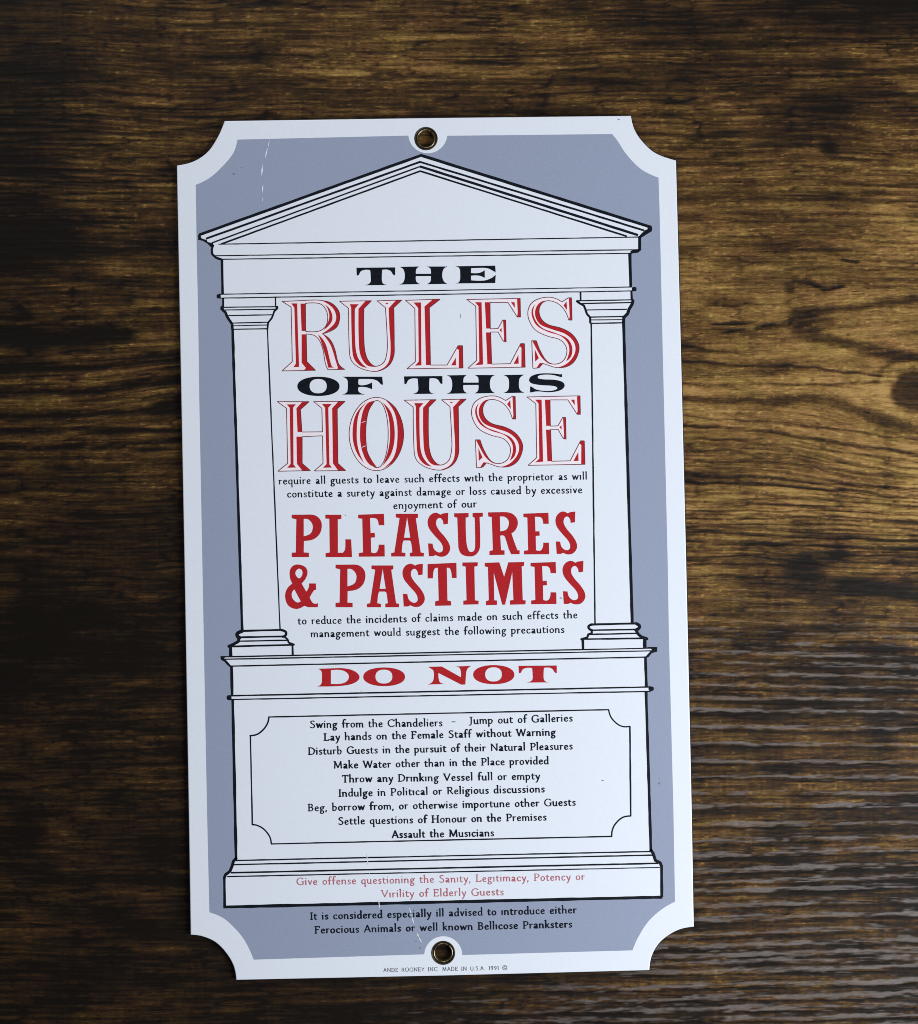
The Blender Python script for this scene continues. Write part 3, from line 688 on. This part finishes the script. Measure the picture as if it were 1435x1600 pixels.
def bb(f, x0, y0, x1, y1): return f(x0, y0) + f(x1, y1)
def letter(ch, box, col, parent, lab=None):
    g = GL[ch]; b = g['b']
    sx = (box[2]-box[0])/(b[2]-b[0]); sy = (box[3]-box[1])/(b[3]-b[1])
    T_ = lambda loop: [(box[0]+(x-b[0])*sx, box[1]+(y-b[1])*sy) for x, y in loop]
    s = Sheet()
    if g['l']:
        ls = [T_(l) for l in g['l']]
        s.add(fill([ls[0]], ls[1:]), M_PINK, 1.5*Z)
        s.add(fill([T_(l) for l in g['f']]), M_RED, 2.0*Z)
        if g['d']: s.add(fill([T_(l) for l in g['d']]), M_RED, 2.2*Z)
        st = []
        for l in ls:
            for i in range(len(l)): st.append(rect_stroke(l[i-1], l[i], 1.12))
            for p in l[::2]: st.append(ell(p[0], p[1], .55, .55, 6))
        s.add(fill([p for p in st if abs(area2(p)) > 1e-5]), M_LINE, 2.6*Z)
    else:
        s.add(fill([T_(l) for l in g['f']], [T_(l) for l in g['h']]), col, 2*Z)
    return s.build('letter', parent, lab)

cA = crop(420,440,5.519); cB = crop(660,440,5.519); cC = crop(420,570,5.519); cD = crop(660,570,5.315)
E1 = crop(420,730,5.519); E2 = crop(670,730,5.519); F1 = crop(420,860,5.519); F2 = crop(670,860,5.519); DN = crop(460,1000,3.261)
def own(f, g): b = GL[g]['b']; return bb(f, *b)
words = [
 ('THE', 'black wide word THE', M_BLACK, [('wT', bb(C1,853,740,1027,820)), ('wH', bb(C1,1045,736,1262,817)), ('wE', bb(C2,205,732,387,812))]),
 ('RULES', 'red inline shaded word RULES', M_RED, [('dR', own(cA,'dR')), ('dU', own(cA,'dU')), ('dL', own(cB,'dL')), ('dE', own(cB,'dE')), ('dS', own(cB,'dS'))]),
 ('OF', 'black wide word OF', M_BLACK, [('wO', own(cC,'wO')), ('wF', own(cC,'wF'))]),
 ('THIS', 'black wide word THIS', M_BLACK, [('wT', own(cC,'wT')), ('wH', own(cD,'wH')), ('wI', own(cD,'wI')), ('wS', own(cD,'wS'))]),
 ('HOUSE', 'red inline shaded word HOUSE', M_RED, [('dH', own(cC,'dH')), ('dO', own(cC,'dO')), ('dU', (632.0,623.6,728.7,734.6)), ('dS', (737.1,618.6,817.1,730.9)), ('dE', (823.7,618.5,914.4,727.1))]),
 ('PLEASURES', 'red slab word PLEASURES', M_RED, [('sP', own(E1,'sP')), ('sL', own(E1,'sL')), ('sE', own(E1,'sE')), ('sA', own(E1,'sA')), ('sS', bb(E2,-8,393,186,772)), ('sU', own(E2,'sU')), ('sR', own(E2,'sR')), ('sE', bb(E2,818,393,1040,752)), ('sS', own(E2,'sS'))]),
 ('AND', 'red ampersand', M_RED, [('s&', own(F1,'s&'))]),
 ('PASTIMES', 'red slab word PASTIMES', M_RED, [('sP', bb(F1,578,122,835,490)), ('sA', bb(F1,848,130,1127,490)), ('sS', bb(F1,1155,115,1347,488)), ('sT', own(F2,'sT')), ('sI', own(F2,'sI')), ('sM', own(F2,'sM')), ('sE', bb(F2,880,100,1103,464)), ('sS', bb(F2,1155,90,1352,466))]),
 ('DO', 'red wide word DO', M_RED, [('wD', own(DN,'wD')), ('wO', bb(DN,352,140,565,235))]),
 ('NOT', 'red wide word NOT', M_RED, [('wN', own(DN,'wN')), ('wO', bb(DN,912,128,1122,225)), ('wT', bb(DN,1143,130,1338,217))]),
]
for wd_, lab, col, ls in words:
    wo = bpy.data.objects.new('heading_word', None); COL.objects.link(wo); wo.parent = sign; wo['label'] = lab
    for ch, box in ls: letter(ch, box, col, wo)

# ================================================================== SMALL TEXT
F = {}
def fg(ch, adv, *st): F[ch] = (adv, [parse(s) for s in st])
fg('a', 6.4, '1.2,6.0 2.5,7.0~ 4.0,6.4~ 4.5,5.0 4.5,0.7 5.4,0.6', '4.4,4.1 2.4,3.6~ 1.0,2.1~ 2.1,0.7~ 4.4,1.7', '1.9,2.2 3.8,2.7')
fg('b', 7.0, '0.3,12.3 1.1,12.6 1.1,0.7', '1.1,5.6 3.0,7.0~ 5.2,5.8~ 5.5,3.2~ 4.0,0.7~ 1.2,0.9')
fg('c', 5.9, '5.0,6.0 3.5,7.0~ 1.4,5.9~ 1.0,3.5~ 2.0,1.0~ 3.7,0.6~ 5.0,1.5')
fg('d', 7.0, '4.7,12.3 5.5,12.6 5.5,0.7 6.2,0.7', '5.4,5.8 3.6,7.0~ 1.4,5.8~ 1.0,3.1~ 2.3,0.7~ 5.3,1.7')
fg('e', 6.2, '1.2,3.9 4.9,4.5 4.7,6.0~ 3.3,7.0~ 1.5,5.9~ 1.0,3.6~ 2.0,1.0~ 3.6,0.6~ 5.1,1.5')
fg('f', 4.6, '1.9,0.6 1.9,10~ 2.6,12.2~ 3.8,12.7~ 4.9,12.0', '0.5,7.0 3.9,7.1')
fg('g', 6.7, '3.0,7.0~ 1.3,5.8~ 1.4,4.0~ 3.0,3.0~ 4.6,4.0~ 4.7,5.9~ 3.0,7.0', '4.4,6.5 6.1,7.2', '2.1,3.1 1.3,1.8~ 2.2,0.8~ 4.3,0.3~ 5.3,-1.2~ 4.1,-3.3~ 2.0,-3.5~ 0.9,-2.2~ 1.8,-0.2')
fg('h', 7.3, '0.3,12.3 1.1,12.6 1.1,0.7', '1.1,5.2 2.9,6.9~ 4.8,6.6~ 5.5,5.0~ 5.5,0.7 6.1,0.6')
fg('i', 3.0, '0.4,6.7 1.3,7.0 1.3,0.7', '1.3,10.3 1.4,10.5')
fg('j', 3.2, '0.5,6.7 1.5,7.0 1.5,-2.0~ 0.7,-3.7~ -0.6,-3.9', '1.5,10.3 1.6,10.5')
fg('k', 6.6, '0.3,12.3 1.1,12.6 1.1,0.7', '4.9,7.0 1.4,3.8', '2.3,4.5 5.6,0.7')
fg('l', 3.0, '0.4,12.3 1.3,12.6 1.3,0.7')
fg('m', 10.6, '0.3,6.7 1.1,7.0 1.1,0.7', '1.1,5.2 2.8,6.9~ 4.4,6.6~ 5.0,5.0~ 5.0,0.7', '5.0,5.2 6.7,6.9~ 8.3,6.6~ 9.0,5.0~ 9.0,0.7 9.6,0.6')
fg('n', 7.2, '0.3,6.7 1.1,7.0 1.1,0.7', '1.1,5.2 2.9,6.9~ 4.7,6.6~ 5.4,5.0~ 5.4,0.7 6.0,0.6')
fg('o', 6.8, '3.3,7.0~ 1.4,5.8~ 1.0,3.7~ 1.7,1.4~ 3.3,0.6~ 5.1,1.6~ 5.7,3.8~ 5.1,6.0~ 3.3,7.0')
fg('p', 7.0, '0.3,6.7 1.1,7.0 1.1,-4.1', '1.1,5.6 3.0,7.0~ 5.2,5.8~ 5.5,3.2~ 4.0,0.7~ 1.2,0.9')
fg('q', 7.0, '5.4,7.0 5.4,-4.1 6.2,-4.1', '5.4,6.0 3.6,7.0~ 1.4,5.8~ 1.0,3.1~ 2.3,0.7~ 5.2,1.7')
fg('r', 4.9, '0.4,6.7 1.2,7.0 1.2,0.7', '1.2,5.0 2.3,6.6~ 4.2,6.7')
fg('s', 5.1, '4.1,6.2 2.7,7.0~ 1.3,6.2~ 1.4,4.9~ 3.5,3.2~ 4.1,1.9~ 2.9,0.6~ 1.0,1.1')
fg('t', 4.6, '1.7,9.0 1.7,2.0~ 2.5,0.7~ 4.0,1.0', '0.5,7.0 3.9,7.0')
fg('u', 7.0, '0.3,6.8 1.1,7.0 1.1,2.4~ 2.2,0.7~ 4.0,1.0~ 5.3,2.3', '5.3,7.0 5.3,0.7 6.1,0.6')
fg('v', 6.2, '0.7,7.0 1.1,7.0 3.1,0.8 5.3,7.0')
fg('w', 9.6, '0.6,7.0 1.0,7.0 2.7,0.8 4.6,6.6 6.6,0.8 8.7,7.0')
fg('x', 6.2, '0.8,7.0 5.3,0.7', '5.1,7.0 0.8,0.7')
fg('y', 6.3, '0.7,7.0 3.2,1.0', '5.5,7.0 2.5,-2.3~ 0.9,-4.0')
fg(' ', 4.6)
fg(',', 2.8, '1.2,0.8 1.3,0.2 0.7,-1.6')
fg('.', 2.8, '1.2,0.7 1.3,0.7')
fg('-', 6.0, '0.6,4.0 5.0,4.0')
fg('S', 7.6, '6.0,10.4 4.2,11.4~ 2.0,10.6~ 1.6,8.6~ 4.0,6.4~ 6.3,4.2~ 5.8,1.6~ 3.6,0.5~ 1.0,1.6')
fg('C', 10.0, '9.0,9.6 6.6,11.3~ 3.2,10.6~ 1.1,7.6~ 1.3,3.8~ 3.6,1.0~ 6.6,0.6~ 9.0,2.2', '9.0,11.0 9.0,9.4')
fg('G', 10.6, '9.0,9.6 6.6,11.3~ 3.2,10.6~ 1.1,7.6~ 1.3,3.8~ 3.6,1.0~ 6.6,0.6~ 9.0,1.6', '9.0,1.4 9.0,5.2', '7.6,5.3 10.2,5.3')
fg('J', 5.0, '2.6,11.2 2.6,1.0~ 1.6,-1.2~ 0.0,-1.2', '1.2,11.2 4.0,11.2')
fg('L', 7.8, '1.7,11.2 1.7,0.7 6.6,0.7 7.2,2.2', '0.6,11.2 3.0,11.2', '0.6,0.7 1.7,0.7')
fg('F', 7.4, '1.7,11.2 1.7,0.7', '0.6,11.2 6.2,11.2 6.6,9.6', '1.7,6.3 5.2,6.3', '0.7,0.7 2.9,0.7')
fg('W', 13.2, '0.8,11.2 3.9,0.8 6.7,10.8 9.6,0.8 12.5,11.2', '0.2,11.2 1.8,11.2')
fg('D', 10.0, '1.7,11.2 1.7,0.7', '0.7,11.1 4.5,11.1~ 8.0,9.0~ 8.8,5.8~ 7.4,2.0~ 4.0,0.7~ 0.7,0.7')
fg('N', 10.6, '1.6,0.7 1.6,11.2 8.9,0.9 8.9,11.2', '0.6,11.2 1.8,11.2', '7.8,11.2 10.0,11.2')
fg('P', 7.8, '1.7,11.2 1.7,0.7', '0.7,11.1 4.2,11.1~ 6.6,9.8~ 6.6,7.0~ 4.4,5.4~ 1.8,5.4', '0.7,0.7 2.9,0.7')
fg('M', 12.6, '1.6,0.7 2.2,11.2 6.2,1.4 10.2,11.2 10.9,0.7', '0.8,11.2 2.3,11.2')
fg('T', 9.0, '4.5,11.2 4.5,0.7', '0.9,10.0 1.2,11.2 8.0,11.2 8.4,10.0', '3.4,0.7 5.7,0.7')
fg('V', 9.6, '0.9,11.2 4.8,0.9 8.7,11.2', '0.2,11.2 2.0,11.2')
fg('I', 4.0, '1.9,11.2 1.9,0.7', '0.9,11.2 3.0,11.2', '0.9,0.7 3.0,0.7')
fg('R', 8.8, '1.7,11.2 1.7,0.7', '0.7,11.1 4.2,11.1~ 6.5,9.8~ 6.3,7.2~ 4.2,5.9~ 1.8,5.9', '4.2,5.9 7.9,0.7')
fg('B', 8.2, '1.7,11.2 1.7,0.7', '0.7,11.1 4.0,11.1~ 6.0,9.8~ 5.6,7.2~ 3.8,6.2 1.8,6.2', '3.8,6.2 6.4,5.0~ 6.7,2.6~ 4.8,0.8~ 0.7,0.7')
fg('H', 10.6, '1.7,11.2 1.7,0.7', '8.6,11.2 8.6,0.7', '1.7,6.1 8.6,6.1', '0.7,11.2 2.9,11.2', '7.6,11.2 9.7,11.2', '0.7,0.7 2.9,0.7', '7.6,0.7 9.7,0.7')
fg('A', 9.6, '0.9,0.7 4.7,11.4 8.6,0.7', '2.3,4.2 7.2,4.2')
fg('E', 7.8, '1.7,11.2 1.7,0.7', '0.7,11.2 6.0,11.2 6.5,9.7', '1.7,6.3 5.4,6.3', '0.7,0.7 6.4,0.7 7.0,2.2')
fg('O', 11.2, '5.5,11.3~ 2.3,10.2~ 1.0,6.0~ 2.3,1.8~ 5.5,0.7~ 8.9,1.8~ 10.1,6.0~ 8.9,10.2~ 5.5,11.3')
fg('Y', 9.0, '0.8,11.2 4.5,5.6 8.2,11.2', '4.5,5.6 4.5,0.7')
fg('U', 10.0, '1.4,11.2 1.4,3.8~ 3.2,0.9~ 6.4,0.9~ 8.4,3.8~ 8.4,11.2')
fg('1', 4.6, '1.0,9.6 2.6,11.2 2.6,0.7')
fg('9', 8.0, '6.4,8.0 4.6,5.6~ 2.0,6.2~ 1.2,8.6~ 2.6,11.0~ 5.0,11.0~ 6.5,8.6~ 6.0,4.0~ 2.6,0.7')
fg('©', 15.0, '7,13~ 3,11.6~ 0.8,6.5~ 3,1.4~ 7,0~ 11,1.4~ 13.2,6.5~ 11,11.6~ 7,13', '9.6,8.8 7.4,9.8~ 4.8,8.0~ 4.8,5.0~ 7.4,3.2~ 9.6,4.2')

def nib(rx, ry, ang, n=8):
    ca, sa = math.cos(ang), math.sin(ang)
    return [(rx*math.cos(2*math.pi*i/n)*ca - ry*math.sin(2*math.pi*i/n)*sa, rx*math.cos(2*math.pi*i/n)*sa + ry*math.sin(2*math.pi*i/n)*ca) for i in range(n)]

def text_line(txt, p0, p1, mat, label, scale=1.0, weight=1.0, sans=False, space=1.0, wvar=.10, dots=.8):
    """letters laid from p0 to p1 along the baseline; tracking is stretched to fit"""
    sh = Sheet()
    L = math.hypot(p1[0]-p0[0], p1[1]-p0[1]); ux, uy = (p1[0]-p0[0])/L, (p1[1]-p0[1])/L
    adv = [F[c][0]*scale*(space if c == ' ' else 1) for c in txt]
    nat = sum(adv) - 0.8*scale
    extra = (L - nat)/max(1, len(txt)-1)
    stretch = 1.0
    if extra < -0.25: stretch = (L + 0.25*(len(txt)-1))/nat; extra = -0.25
    if extra > 1.4: stretch = min(1.25, (L - 1.1*(len(txt)-1))/nat) if L > 1.1*len(txt) else 1; extra = (L - nat*stretch)/max(1, len(txt)-1)
    vx, vy = -0.016, -1.0     # up direction of the printed text
    x = 0.0
    for c, a in zip(txt, adv):
        polys = []
        wj = weight*(1 + random.uniform(-wvar, wvar))*(1.10 if c in 'agkwf' else 1.0)
        nb = nib((1.20 if not sans else .78)*wj, (0.78 if not sans else .58)*wj, math.radians(14 if not sans else 0))
        for si, st in enumerate(F[c][1]):
            if c in 'ij' and si == len(F[c][1])-1 and random.random() > dots: continue
            pts = smooth(st, closed=False, n=4)
            pts = [(q[0]*scale*stretch, q[1]*scale) for q in pts]
            for q0, q1 in zip(pts, pts[1:]):
                if math.hypot(q1[0]-q0[0], q1[1]-q0[1]) < .05: continue
                polys.append(hull([(q0[0]+n[0], q0[1]+n[1]) for n in nb] + [(q1[0]+n[0], q1[1]+n[1]) for n in nb]))
        if polys:
            jy = random.uniform(-.12, .12)
            vs, fs = fill(polys)
            vs = [(p0[0]+ux*(x+gx_)+vx*(gy_+jy), p0[1]+uy*(x+gx_)+vy*(gy_+jy)) for gx_, gy_ in vs]
            sh.add((vs, fs), mat, 2*Z)
        x += a*stretch + extra
    return sh.build('text_line', sign, label)

TL = [
 ('require all guests to leave such effects with the proprietor as will', (436,757.2), (917.3,749.6), M_INK, 1.0, .84),
 ('constitute a surety against damage or loss caused by excessive', (449,777.5), (909.5,770.8), M_INK, 1.0, .84),
 ('enjoyment of our', (614.8,795.6), (744.6,792.9), M_INK, 1.0, .84),
 ('to reduce the incidents of claims made on such effects the', (465.8,976), (902,966.2), M_INK, 1.0, .86),
 ('management would suggest the following precautions', (486,995.9), (881.6,989), M_INK, 1.0, .86),
 ('Swing from the Chandeliers', (484.6,1137.8), (691,1134.9), M_INK, 1.0, .95),
 ('-', (706.2,1132.0), (712.5,1131.9), M_INK, 1.0, .9),
 ('Jump out of Galleries', (733.6,1131.8), (894.4,1127.4), M_INK, 1.0, .95),
 ('Lay hands on the Female Staff without Warning', (506.4,1157.6), (867.8,1149.4), M_INK, 1.0, .98),
 ('Disturb Guests in the pursuit of their Natural Pleasures', (481.8,1179.6), (894.5,1171.2), M_INK, 1.0, .98),
 ('Make Water other than in the Place provided', (521.6,1201.2), (857,1194.2), M_INK, 1.0, .98),
 ('Throw any Drinking Vessel full or empty', (534.6,1223), (843.4,1218), M_INK, 1.0, .98),
 ('Indulge in Political or Religious discussions', (529.4,1245.2), (850.8,1238.2), M_INK, 1.0, .98),
 ('Beg, borrow from, or otherwise importune other Guests', (481.4,1267.8), (899.2,1259), M_INK, 1.0, .98),
 ('Settle questions of Honour on the Premises', (528.8,1288.9), (853.6,1282.1), M_INK, 1.0, .98),
 ('Assault the Musicians', (612.6,1309.7), (771.6,1306.8), M_INK, 1.0, 1.05),
 ('Give offense questioning the Sanity, Legitimacy, Potency or', (463.6,1383.3), (913.4,1375.2), M_REDTXT, 1.0, .74),
 ('Virility of Elderly Guests', (596,1402.5), (786.8,1399), M_REDTXT, 1.0, .76),
 ('It is considered especially ill advised to introduce either', (485,1437.4), (900.4,1427), M_INK, 1.0, 1.04),
 ('Ferocious Animals or well known Bellicose Pranksters', (492,1458.8), (893.6,1449.4), M_INK, 1.0, 1.04),
]
for txt, a, b, m, sc_, wt in TL:
    col = 'faint red' if m is M_REDTXT else 'black'
    text_line(txt, a, b, m, col + ' small print reading ' + txt, sc_, wt)
text_line('ANDE ROONEY INC. MADE IN U.S.A. 1991 ©', (599.4,1519.0), (793,1515.4), M_GREYTXT, 'tiny grey capitals along the bottom edge', .54, .62, sans=True, space=1.5)

# ================================================================== EYELETS
def lathe(name, prof, n, cx, cy, mats, parent, label=None):
    vs, fs, mi = [], [], []
    for r, z, _ in prof:
        for i in range(n):
            a = 2*math.pi*i/n; vs.append((cx + r*S*math.cos(a), cy + r*S*math.sin(a), z))
    for k in range(len(prof)-1):
        for i in range(n):
            j = (i+1) % n; fs.append((k*n+i, (k+1)*n+i, (k+1)*n+j, k*n+j)); mi.append(prof[k][2])
    me = bpy.data.meshes.new(name); me.from_pydata(vs, [], fs)
    for m in mats: me.materials.append(m)
    me.polygons.foreach_set('material_index', mi); me.polygons.foreach_set('use_smooth', [True]*len(fs)); me.update()
    o = add_object(name, me, parent)
    if label: o['label'] = label
    return o
for (x, y, r), lab in zip(EY, ('brass eyelet at the top edge', 'brass eyelet at the bottom edge')):
    e = bpy.data.objects.new('eyelet', None); COL.objects.link(e); e.parent = sign; e.location = (wx(x), wy(y), TOP); e['label'] = lab
    q = r/18.8
    # rolled flange sinking to a trough, then the raised inner lip
    lathe('flange', [(18.8*q,.00002,0),(18.4*q,.00010,0),(17.6*q,.00013,0),(16.9*q,.00005,0),(16.2*q,-.00025,0),(15.7*q,-.00040,0)], 64, 0, 0, [M_DBRASS], e)
    lathe('inner_lip', [(15.7*q,-.00040,0),(15.3*q,-.00012,0),(14.6*q,.00003,0),(13.8*q,.00002,0),(13.1*q,-.00018,0),(12.5*q,-.00060,0),(12.2*q,-.00140,0),(12.4*q,-.00195,0)], 64, 0, 0, [M_BRASS], e)

# ================================================================== WEAR
def mark(polys, mat, lab, nm='chip', z=3.4):
    for p in polys:
        s = Sheet(); s.add(fill([p]), mat, z*Z); s.build(nm, sign)
def taper(a, b, w1):
    m_ = ((a[0]+b[0])/2, (a[1]+b[1])/2)
    return [a, (m_[0]-w1/2, m_[1]), b, (m_[0]+w1/2, m_[1])]
mark([taper((421.5,217),(419,232),1.3), taper((418.6,230),(414.5,248),2.4), taper((410.5,257),(409,276),2.6), taper((411.5,287),(410,302),2.0), taper((410,308),(410.5,316),1.0)], M_CHIP, 'dashed white scratch on the grey-blue corner', 'scratch')
mark([taper((639,1416),(644,1432),1.6), taper((643,1430),(648,1446),1.9), taper((652,1457),(655,1466),2.2), taper((654,1463),(660,1474),2.0)], M_CHIP, 'dashed white scratch beside the bottom eyelet', 'scratch')
mark([rect_stroke((573.5,1334),(574,1342.5),1.2), rect_stroke((574.6,1343.5),(575.2,1351),1.3), rect_stroke((592,1407),(593.6,1418.5),1.2), rect_stroke((577,1360),(578,1368),.6)], M_CHIP, 'pale nicks through the black lines')
mark([rect_stroke((565.5,660.5),(571.5,658),.9), rect_stroke((566,699),(571.5,696.5),.9), rect_stroke((575.5,690),(576,700),.5)], M_CHIP, 'pale nicks on the letter O')
mark([ell(365.5,271.8,1.7,1.5,10), ell(378,262,.7,.7,8)], M_SPOT, 'dark speck in the corner', 'speck')
mark([taper((719,499),(720.6,489),1.1)], M_SPOT, 'grey tick between the red letters', 'speck')
mark([ell(942,1219.4,1.6,1.0,10), ell(876.5,934.5,1.9,.9,10), ell(1030,1224,1.4,1.9,8), ell(1030,1216,.8,.8,8), ell(650.5,1471,1.1,.8,8), ell(656.8,1481,1.4,1.3,8), ell(967,186.6,1.7,.9,8), ell(565,1080,.8,.6,8), ell(540,805,.9,.7,8)], M_SPOT, 'tiny dark specks scattered over the enamel', 'speck')
